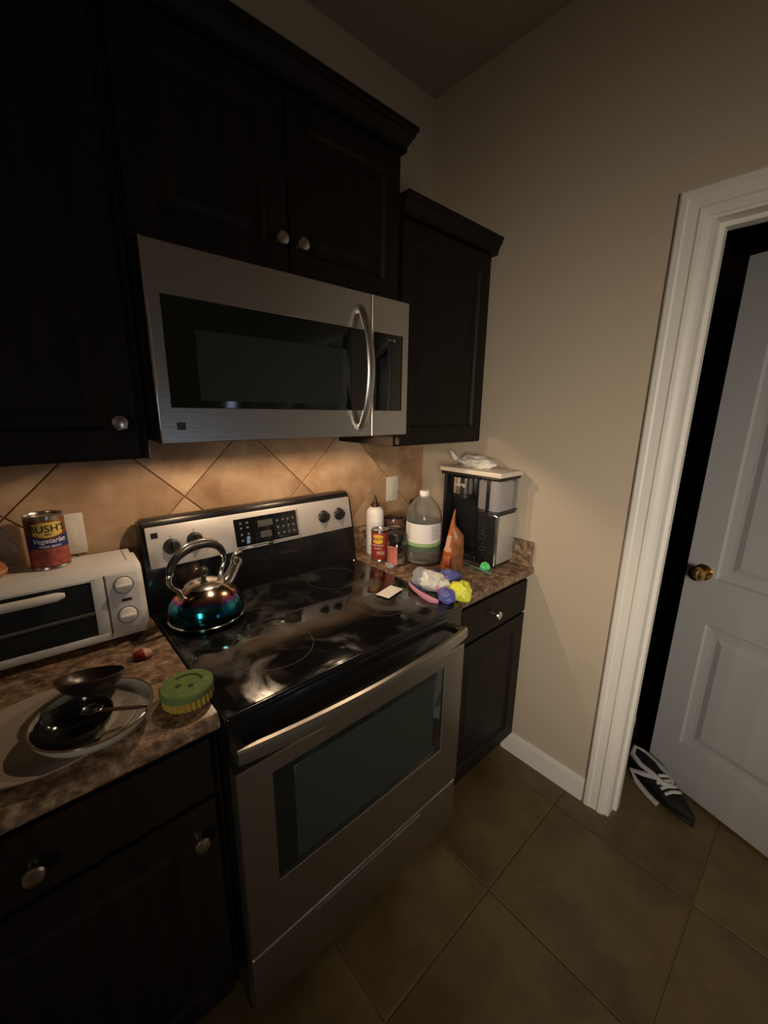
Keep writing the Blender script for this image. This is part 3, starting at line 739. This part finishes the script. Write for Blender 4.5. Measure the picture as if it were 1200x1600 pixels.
bm = B(); lathe(bm, [(0, .281), (.0205, .281), (.0205, .298), (.019, .300), (0, .300)], n=36); obj('cap', bm, MAT['cap_white'], t)
a = face_to(JX, JY)
cylpatch('label', .0715, a-1.75, a+1.75, lambda u: .085, lambda u: .176, mat('label_white', (.88, .86, .84), .5), t, 28)
cylpatch('green_band', .0715, a-1.75, a+1.75, lambda u: .083, lambda u: .097+.004*cos(6*pi*u)*0, mat('label_green', (.32, .50, .20), .5), t, 28, .0007)
cylpatch('green_band', .0715, a-1.2, a+1.2, lambda u: .060+.004*sin(pi*u), lambda u: .0815, mat('label_dark_green', (.08, .14, .08), .5), t, 28, .0007)
gi = MAT['grey_ink']; random.seed(3)
bm = B()
for a0, a1 in ((a-1.1, a-.75), (a+.45, a+1.0)):
    for k in range(7):
        z = .112+k*.0085; b1 = a1-random.random()*.12; rr = .0722; n = 5; L_ = []
        for i in range(n+1):
            q = a0+(b1-a0)*i/n; L_.append([bm.verts.new((rr*cos(q), rr*sin(q), zz)) for zz in (z, z+.003)])
        for p, q in zip(L_, L_[1:]): bm.faces.new((p[0], q[0], q[1], p[1]))
o = obj('small_print', bm, gi, t); o['kind'] = 'stuff'

# ------------------------------------------------------------------ coffee maker
cx0, cx1, cy0, cy1, cz0, cz1 = 1.122, 1.264, -.545, -.262, .9142, 1.294
cm = thing('coffee_maker', 'black coffee maker with chrome brew head and clear side tank in the corner', 'coffee maker', ((cx0+cx1)/2, (cy0+cy1)/2, cz0)); co = Vector(((cx0+cx1)/2, (cy0+cy1)/2, cz0))
def cp_(name, bm, m_, parent=cm, label=None):
    o = obj(name, bm, m_, parent)
    if parent is cm: o.location = -co
    if label: o['label'] = label
    return o
ym = -.455  # split between brew bay and tank column
bm = B()
box(bm, (cx0+.07, ym, cz0), (cx1, cy1, cz1-.018), .006, 3)       # back tower
box(bm, (cx0+.045, ym, cz0+.262), (cx0+.08, cy1, cz1-.018), .006, 3)  # brew head block
box(bm, (cx0-.002, ym, cz0), (cx0+.08, cy1, cz0+.028), .006, 3)     # drip base
box(bm, (cx0+.012, cy1-.016, cz0+.01), (cx0+.08, cy1, cz1-.02), .004) # side cheek
cp_('housing', bm, BLKP)
bm = B(); box(bm, (cx0-.006, cy0-.006, cz1-.018), (cx1+.004, cy1+.006, cz1-.006), .004, 2); box(bm, (cx0-.004, cy0-.004, cz1-.028), (cx1+.002, cy1+.004, cz1-.016), .003); cp_('top_rim', bm, BLKP)
bm = B(); box(bm, (cx0-.010, cy0-.010, cz1-.014), (cx1+.006, cy1+.008, cz1+.005), .003, 2); cp_('top_lid', bm, mat('cream_lid', (.86, .78, .64), .3), label='cream flat top lid')
bm = B(); lathe(bm, [(0, 0), (.046, 0), (.050, .003), (.050, .070), (.046, .073), (0, .073)], (cx0+.040, (ym+cy1)/2+.004, cz0+.276), 40); hd = cp_('brew_head', bm, CHROME, label='chrome brew head')
bm = B(); lathe(bm, [(0, 0), (.048, 0), (.048, .014), (0, .014)], (cx0+.040, (ym+cy1)/2+.004, cz0+.262), 40); cp_('brew_head_collar', bm, BLKP)
hc = Vector((cx0+.040, (ym+cy1)/2+.004, 0))
me = text_mesh('Keurig', .020, .0003)
for v in me.vertices:
    q = pi+.10+v.co.x/.0502; v.co = (hc.x+(.0505+v.co.z)*cos(q), hc.y+(.0505+v.co.z)*sin(q), cz0+.318+v.co.y)
me.materials.clear(); me.materials.append(mat('silver_ink', (.55, .52, .45), .4)); o = bpy.data.objects.new('lettering', me); C.objects.link(o); o.parent = hd
# drip tray
bm = B(); box(bm, (cx0-.001, ym+.012, cz0+.027), (cx0+.07, cy1-.024, cz0+.032), .001); cp_('drip_tray', bm, BLK)
# lower tank column
bm = B(); box(bm, (cx0, cy0, cz0), (cx1, ym+.004, cz0+.222), .010, 3); col = cp_('column', bm, BLKP)
bm = B(); box(bm, (cx0+.016, cy0-.0016, cz0+.012), (cx1-.004, cy0+.003, cz0+.214), .002); cp_('side_panel', bm, mat('grey_side', (.60, .58, .53), .36, .4), label='silver grey side panel')
bm = B(); tube(bm, [(cx0+.006, cy0+.002, cz0+.010), (cx0+.006, cy0+.002, cz0+.212)], .004, 10); tube(bm, [(cx0+.006, cy0+.002, cz0+.212), (cx0-.001, cy0+.014, cz0+.218)], .004, 10); cp_('corner_trim', bm, CHROME)
# printed marks on the black column
random.seed(11); bm = B()
for k in range(9):
    z = cz0+.050+k*.016; y = -.490+random.uniform(-.006, .006)
    pts = [(cx0-.0008, y+random.uniform(-.014, .014), z+random.uniform(-.006, .006)) for _ in range(4)]
    tube(bm, pts, .0011, 5)
o = cp_('printed_marks', bm, mat('pale_scribble', (.06, .062, .06), .6)); o['kind'] = 'stuff'
# clear tank
TANK = mat('tank_plastic', (.95, .93, .95), .10, trans=.82, ior=1.25)
bm = B(); box(bm, (cx0-.002, cy0-.002, cz0+.228), (cx1-.004, ym+.006, cz1-.030), .010, 3)
box(bm, (cx0+.001, cy0+.001, cz0+.231), (cx1-.007, ym+.003, cz1-.028), .008, 3); tk = cp_('water_tank', bm, TANK, label='clear plastic water tank')
bm = B(); box(bm, (cx0+.03, cy0+.03, cz0+.232), (cx1-.02, ym-.02, cz1-.035), .008); obj('tank_filter', bm, mat('milky', (.60, .57, .58), .5), tk)
bm = B(); box(bm, (cx0-.004, -.506, cz0+.222), (cx0+.004, -.490, cz1-.028), .002); cp_('tank_strip', bm, BLKP)
bm = B(); box(bm, (cx0-.002, cy0-.003, cz0+.220), (cx1, ym, cz0+.229), .003); cp_('tank_seat', bm, DGRAY)

# ------------------------------------------------------------------ crumpled items
def crumple(name, m_, base, size, seed, subdiv=4, amp=.35, fr=2.2, octv=4, zcol=None, flatb=True, parent=None, sharp=True):
    bm = B(); bmesh.ops.create_icosphere(bm, subdivisions=subdiv, radius=1)
    o3 = Vector((seed*7.3, seed*3.1, seed*1.7))
    for v in bm.verts:
        n = v.co.normalized()
        d = 1+amp*(noise.ridged_multi_fractal(n*fr+o3, 1.0, 2.0, octv, 1.0, 2.0)*.5-.6)+amp*.5*noise.noise(n*fr*1.7+o3)
        p = n*d
        v.co = Vector((p.x*size[0], p.y*size[1], p.z*size[2]))
    zm = min(v.co.z for v in bm.verts)
    if flatb:
        zc = zm*.62
        for v in bm.verts: v.co.z = max(v.co.z, zc)
        zm = zc
    for v in bm.verts: v.co.z -= zm
    if zcol:
        for f in bm.faces: f.material_index = zcol(f.calc_center_median())
    o = obj(name, bm, m_, parent); o.location = base
    return o
BAG = [mat('bag_blue', (.13, .14, .46), .3), mat('bag_white', (.82, .82, .78), .3, var=.25, vscale=40), mat('bag_yellow', (.84, .88, .08), .3), mat('bag_pink', (.66, .30, .40), .3), mat('bag_navy', (.03, .03, .13), .3), mat('bag_silver', (.44, .47, .55), .25, .3)]
t = thing('snack_bag', 'crumpled blue, white and yellow plastic bag hanging over the cooktop edge', 'bag', (.835, -.520, .9145))
def zc1(c):
    x, y = c.x, c.y
    k = (x-.0)*.70-(y)*.70+.015*noise.noise(c*40)   # along the picture's right
    l = x*.6+y*.7
    if k < -.062: return 3 if c.z < .026 else 4
    if k < -.012: return 5 if l > .012 else 1
    if k < .020: return 1 if l < .020 else 0
    return 3 if l < -.012 else 0
def lobe(name, x, y, z, size, seed, f): return crumple(name, BAG, (x-.835, y+.520, z-.9145), size, seed, 4, .36, 1.15, 2, f, parent=t)
lobe('white_panel', .780, -.508, .9225, (.052, .074, .040), 3, lambda c: 5 if c.y-c.x*.6 > .020 else 1)
lobe('blue_panel', .832, -.560, .9225, (.044, .050, .042), 14, lambda c: 4 if c.y > .034 else 0)
lobe('navy_fold', .850, -.490, .9150, (.040, .040, .030), 17, lambda c: 4)
lobe('yellow_end', .790, -.636, .9225, (.034, .042, .040), 9, lambda c: 2)
lobe('printed_fold', .742, -.622, .9225, (.028, .034, .028), 22, lambda c: 0 if c.x < .006 else 1)
lobe('pink_knot', .772, -.585, .9225, (.030, .028, .034), 27, lambda c: 3 if c.z < .036 else 1)
bm = B(); hp = [(.757, -.436, .923), (.734, -.462, .929), (.720, -.490, .931), (.710, -.522, .930), (.704, -.555, .929), (.702, -.590, .928), (.712, -.612, .927)]
tube(bm, [(x-.835, y+.520, z-.9145) for x, y, z in hp], [.003, .005, .006, .006, .008, .008, .005], 8, flat=1.3); obj('pink_hem', bm, BAG[3], t)
bm = B(); tube(bm, [(x-.835+.012, y+.520, z-.9145+.002) for x, y, z in hp[:5]], [.004, .007, .008, .008, .005], 8); obj('navy_hem', bm, BAG[4], t)

# orange stand-up pouch
t = thing('snack_pouch', 'tall orange and brown stand-up pouch between clear jug and coffee maker', 'bag', (1.012, -.425, .9145))
ORG = [mat('pouch_orange', (.62, .16, .03), .3, var=.4, vscale=25), mat('pouch_brown', (.36, .14, .05), .35, var=.45, vscale=30), mat('pouch_pale', (.70, .42, .30), .3)]
bm = B(); rings = []; n = 24
for k in range(15):
    v = k/14; z = .238*v
    xl = -.046+.044*v**1.15
    xr = .046-.010*v if v < .58 else .0405-.0365*min(1, (v-.58)/.16)
    wd = max((xr-xl)/2, .002); cxx = (xl+xr)/2; dp = .026*(1-v)**.7+.0012
    ring_ = []
    for i in range(n):
        q = 2*pi*i/n; cr = 1+.10*noise.noise(Vector((cos(q)*2, sin(q)*2, v*9)))
        ring_.append(bm.verts.new((cxx+wd*cos(q)*cr, dp*sin(q)*cr+.006*sin(v*9), z)))
    rings.append(ring_)
for p, q in zip(rings, rings[1:]):
    for i in range(n):
        f = bm.faces.new((p[i], p[(i+1) % n], q[(i+1) % n], q[i])); c = f.calc_center_median()
        f.material_index = 0 if c.x < -.006 else 1
        if c.x < -.010 and .07 < c.z < .13: f.material_index = 2
bm.faces.new(rings[0]); bm.faces.new(rings[-1])
bmesh.ops.rotate(bm, verts=bm.verts[:], cent=(0, 0, 0), matrix=Matrix.Rotation(R(-52), 3, 'Z'))
obj('pouch', bm, ORG, t)
bm = B(); d_ = Vector((cos(R(-52)), sin(R(-52)), 0)); nrm = Vector((sin(R(-52)), -cos(R(-52)), 0))
c0 = -d_*.022+nrm*.024+Vector((0, 0, .036)); vs = [bm.verts.new(c0+d_*a_+Vector((0, 0, b_))) for a_, b_ in ((-.013, -.022), (.013, -.022), (.013, .020), (-.013, .020))]; bm.faces.new(vs)
ex = bmesh.ops.extrude_face_region(bm, geom=bm.faces[:]); bmesh.ops.translate(bm, vec=nrm*.002, verts=[v for v in ex['geom'] if isinstance(v, bmesh.types.BMVert)])
obj('printed_patch', bm, mat('pouch_red_orange', (.80, .22, .10), .4, var=.3, vscale=60), t)

# crumpled napkin on the coffee maker
nk = crumple('napkin', mat('tissue', (.80, .77, .72), .8), (1.205, -.375, cz1+.0045), (.046, .090, .030), 21, 4, .4, 1.3, 2)
tag(nk, 'crumpled white paper napkin on top of the coffee maker', 'napkin')
bm = B(); A = []
for i in range(9):
    u = i/8; x = -.005-.020*u; y = .03+.085*u; z = .012+.040*u+.006*sin(u*8); wd = .030*(1-u)+.006
    A.append([bm.verts.new((x+wd*k_, y+.012*k_*k_, z+.006*sin(k_*4+u*5)+(0 if s_ == 0 else .0012))) for s_ in (0, 1) for k_ in (-1, -.5, 0, .5, 1)])
for p, q in zip(A, A[1:]):
    for s_ in (0, 5):
        for k in range(4): bm.faces.new((p[s_+k], p[s_+k+1], q[s_+k+1], q[s_+k]))
    bm.faces.new((p[0], q[0], q[5], p[5])); bm.faces.new((p[4], q[4], q[9], p[9]))
obj('loose_corner', bm, MAT['tissue'], nk)

# green scrub ball and teal stirrer, clear scrap, white card
gb = crumple('scrub_puff', mat('bright_green', (.16, .75, .26), .6), (1.088, -.530, .9145), (.018, .018, .018), 31, 4, .6, 4.5); tag(gb, 'small bright green ruffled puff at the foot of the coffee maker', 'scrubber')
bm = B(); tube(bm, [(1.085, -.440, .9185), (1.072, -.495, .9195), (1.062, -.575, .9195)], [.003, .0035, .006], 10, flat=.55, flatn=(0, 0, 1))
lathe(bm, [(0, -.002), (.010, -.001), (.012, .002), (.009, .003), (0, .001)], (1.087, -.432, .9180), 20)
tag(obj('stirring_spoon', bm, mat('pale_teal', (.16, .34, .36), .35)), 'pale teal plastic spoon lying before the coffee maker', 'spoon')
cs = crumple('plastic_scrap', mat('cellophane', (.85, .85, .88), .05, trans=.6), (.815, -.268, .9145), (.016, .018, .012), 41, 3, .6, 3.0); tag(cs, 'tiny scrap of clear crumpled plastic before the red can', 'wrapper')
bm = B(); box(bm, (-.045, -.026, 0), (.045, .026, .0012), .0004, 1)
for v in bm.verts: v.co.z += .004*(v.co.x/.045)**2+.0002
c = obj('paper_card', bm, mat('card_white', (.92, .87, .83), .6)); c.location = (.645, -.452, .9212); c.rotation_euler = (0, 0, R(14)); tag(c, 'small blank white paper card lying on the black cooktop', 'card')

# ------------------------------------------------------------------ left counter: plates, bowls, spoon, brush
BEIGE = mat('beige_glaze', (.33, .27, .22), .3); CREAM = mat('cream_glaze', (.44, .43, .37), .25); DKB = mat('dark_bowl_glaze', (.012, .012, .012), .12)
def dish(bm, R1, h, th=.004, foot=.55, flat=.72):
    pr = [(0, .002), (R1*foot, .0), (R1*foot+.004, .003), (R1*flat, h*.35), (R1*.96, h*.92), (R1, h), (R1-.002, h+th*.5), (R1*.93, h*.92+th*.6), (R1*flat-.004, h*.35+th), (R1*foot*.9, th+.002), (0, th+.002)]
    return lathe(bm, pr, n=64)
bm = B(); dish(bm, .138, .020); pl = obj('dinner_plate', bm, BEIGE); pl.location = (-.262, -.488, .9142); pl.scale = (1.06, .95, 1)
tag(pl, 'large beige plate under the cream bowl on the left counter', 'plate')
bl = thing('shallow_bowl', 'cream shallow bowl with dark rim stacked on the beige plate', 'bowl', (-.196, -.528, .9222))
bm = B(); R1, h, th = .100, .036, .0035
lathe(bm, [(0, .001), (.060, 0), (.064, .003), (.088, .012), (.098, .026), (R1, h), (R1-.003, h+.0005), (.0945, .027), (.084, .0155), (.062, .0065), (0, .0055)], n=72); obj('bowl', bm, CREAM, bl)
bm = B(); tube(bm, [((R1-.001)*cos(2*pi*k/72), (R1-.001)*sin(2*pi*k/72), h+.0002) for k in range(73)], .0018, 8); obj('rim', bm, mat('rim_brown', (.13, .075, .05), .2), bl)
bm = B(); lathe(bm, [(0, .001), (.028, 0), (.045, .008), (.057, .022), (.061, .034), (.059, .0345), (.054, .023), (.043, .011), (.026, .0035), (0, .003)], n=56); o = obj('small_bowl', bm, DKB); o.location = (-.226, -.535, .9292)
tag(o, 'glossy black small bowl lying flat inside the cream bowl', 'bowl')
bm = B(); lathe(bm, [(0, .001), (.028, 0), (.045, .008), (.057, .022), (.061, .034), (.059, .0345), (.054, .023), (.043, .011), (.026, .0035), (0, .003)], n=56); o = obj('small_bowl', bm, mat('dark_brown_glaze', (.018, .011, .010), .3)); o.location = (-.192, -.440, .948); o.rotation_euler = (R(-16), R(8), 0)
tag(o, 'dark brown small bowl tilted on the back rim of the cream bowl', 'bowl')
sp_ = thing('spoon', 'dark-handled spoon lying across the cream bowl', 'spoon', (-.145, -.572, .9625), R(-30))
bm = B(); tube(bm, [(-.058, .012, -.004), (-.02, .004, .0), (.025, -.002, .002)], [.004, .0055, .005], 10, flat=.6, flatn=(0, 0, 1)); obj('handle', bm, mat('brown_handle', (.07, .035, .02), .35), sp_)
bm = B(); tube(bm, [(.024, -.002, .002), (.034, -.004, .0022)], .0045, 10, flat=.7, flatn=(0, 0, 1)); obj('tip', bm, CHROME, sp_)
lathe_b = B(); lathe(lathe_b, [(0, -.004), (.012, -.002), (.018, .003), (.017, .0035), (.011, 0), (0, -.002)], (-.070, .014, -.004), 24); obj('spoon_bowl', lathe_b, CHROME, sp_)

# red wrapper
wr = crumple('onion_piece', [mat('red_skin', (.22, .03, .03), .35), mat('pink_flesh', (.48, .30, .25), .45)], (-.072, -.318, .9145), (.022, .016, .014), 51, 4, .15, 1.5, 4, lambda c: 1 if c.x > .002 else 0)
tag(wr, 'small piece of red onion on the counter before the toaster oven', 'vegetable')

# smiley scrubber
sc = thing('scrubber', 'round green smiley-face scrub sponge with ribbed yellow side near the cooktop corner', 'sponge', (-.036, -.556, .9195), R(-38))
sc.scale = (1.1, 1.1, 1.1); sc.rotation_euler = (0, R(-3), R(-38))
GR = mat('green_felt', (.13, .20, .06), .95, bump=.6, bscale=300, var=.2, vscale=60); GRD = mat('green_recess', (.03, .05, .02), .9); YS = mat('yellow_sponge', (.36, .25, .045), .9, bump=.5, bscale=300)
rs = .047
bm = B(); lathe(bm, [(0, 0), (rs-.004, 0), (rs-.002, .003), (rs-.002, .020), (0, .020)], n=60)
for v in bm.verts:
    rr = math.hypot(v.co.x, v.co.y)
    if rr > rs-.005:
        q = math.atan2(v.co.y, v.co.x); k = 1+.035*(1 if int(round(q/(2*pi)*60)) % 2 else -1); v.co.x *= k; v.co.y *= k
yb = obj('yellow_base', bm, YS, sc, smooth=False)
bm = B(); lathe(bm, [(0, .020), (rs, .020), (rs+.001, .023), (rs+.001, .031), (rs-.002, .034), (0, .0345)], n=60); gp = obj('green_top', bm, GR, sc)
for x in (-.012, .012):
    bm = B(); lathe(bm, [(0, .0348), (.0055, .0348), (.0048, .0354), (0, .0354)], (x, -.008, 0), 16); obj('eye', bm, GRD, gp)
bm = B(); tube(bm, [(.026*cos(R(20)+R(140)*i/16), .004+.024*sin(R(20)+R(140)*i/16), .0350) for i in range(17)], .0022, 8, flat=.4, flatn=(0, 0, 1)); obj('mouth', bm, GRD, gp)

# bag with bun on the toaster, far left
t = thing('bread_bag', 'clear plastic bag of brown buns on the toaster oven at the left edge', 'bag', (-.335, -.062, 1.127))
bb = crumple('plastic', mat('thin_plastic', (.85, .82, .80), .2, trans=.75, ior=1.08), (.020, .030, 0), (.055, .030, .062), 61, 5, .35, 1.4, 3, parent=t)
bm = B(); lathe(bm, [(0, 0), (.030, .002), (.040, .012), (.038, .030), (.026, .044), (.010, .050), (0, .051)], (.006, -.050, 0), 36); obj('bun', bm, mat('bun_crust', (.42, .17, .06), .3, var=.3, vscale=30), t)
bm = B(); tube(bm, [(.006+.0405*cos(q/20*2*pi), -.050+.0405*sin(q/20*2*pi), .020) for q in range(21)], .0012, 6); obj('seam', bm, mat('pale_seam', (.7, .45, .3), .4), t)

# ------------------------------------------------------------------ shoe and cloth in the doorway
sh = thing('sneaker', 'black sneaker with white laces and trim on the floor in the doorway', 'shoe', (1.545, -1.150, 0), math.atan2(-.32, -.177))
# local +x = toe
def foot(u):  # half width along length 0..1 (heel..toe)
    return .036+.014*sin(pi*min(1, u*1.15))-.020*max(0, u-.75)/.25
SBLK = mat('shoe_black', (.005, .005, .005), .7); SWHT = mat('shoe_white', (.52, .52, .52), .6)
L0 = .30
def shoe_shell(bm, hfun, wadd, z0, zt, mi=0):
    rings = []; n = 20
    for k in range(21):
        u = k/20; wd = foot(u)+wadd; h = hfun(u)
        e = math.sqrt(max(0, 1-((u-.5)/.5)**6)); ring_ = []
        for i in range(n):
            q = 2*pi*i/n; ring_.append(bm.verts.new((-L0/2+L0*u, wd*e*cos(q)*(1 if sin(q) < .2 else 1-.35*(sin(q)-.2)), z0+max(h*(.5+.5*sin(q)), 0))))
        rings.append(ring_)
    for p, q in zip(rings, rings[1:]):
        for i in range(n): bm.faces.new((p[i], p[(i+1) % n], q[(i+1) % n], q[i]))
    bm.faces.new(rings[0]); bm.faces.new(rings[-1])
bm = B(); shoe_shell(bm, lambda u: .024+.004*(1-u), .004, 0, 0); obj('sole', bm, SBLK, sh)
bm = B(); shoe_shell(bm, lambda u: (.085 if u < .30 else .085-.05*((u-.30)/.70)**.8) if u > .03 else .07, 0, .012, 0); obj('upper', bm, SBLK, sh)
bm = B()
tube(bm, [(-.125, .030, .080), (-.145, .0, .092), (-.125, -.030, .080), (-.07, -.036, .078), (-.02, -.030, .082), (.02, -.022, .076), (.035, 0, .072), (.02, .022, .076), (-.02, .030, .082), (-.07, .036, .078), (-.125, .030, .080)], .0105, 10)
obj('collar_trim', bm, SWHT, sh)
bm = B()
for k in range(4):
    x = -.005+k*.020; z = .086-k*.006
    tube(bm, [(x-.008, -.034, z-.016), (x, -.012, z), (x+.008, .012, z), (x, .034, z-.016)], .0065, 8)
tube(bm, [(-.01, .020, .080), (-.05, .052, .060), (-.02, .064, .028), (.03, .060, .012)], .009, 8)
tube(bm, [(.0, -.018, .080), (-.04, -.050, .066), (-.09, -.060, .040), (-.06, -.062, .016), (.0, -.064, .010), (.045, -.062, .010)], .0105, 8)
obj('laces', bm, SWHT, sh)
cl = crumple('cloth_heap', [mat('grey_cloth', (.22, .21, .24), .95), mat('plum_cloth', (.05, .03, .035), .95)], (1.665, -.90, 0), (.10, .10, .16), 71, 5, .4, 1.5, 3, lambda c: 0 if c.z > .12 else 1)
tag(cl, 'heap of grey and dark cloth on the closet floor behind the sneaker', 'clothes')
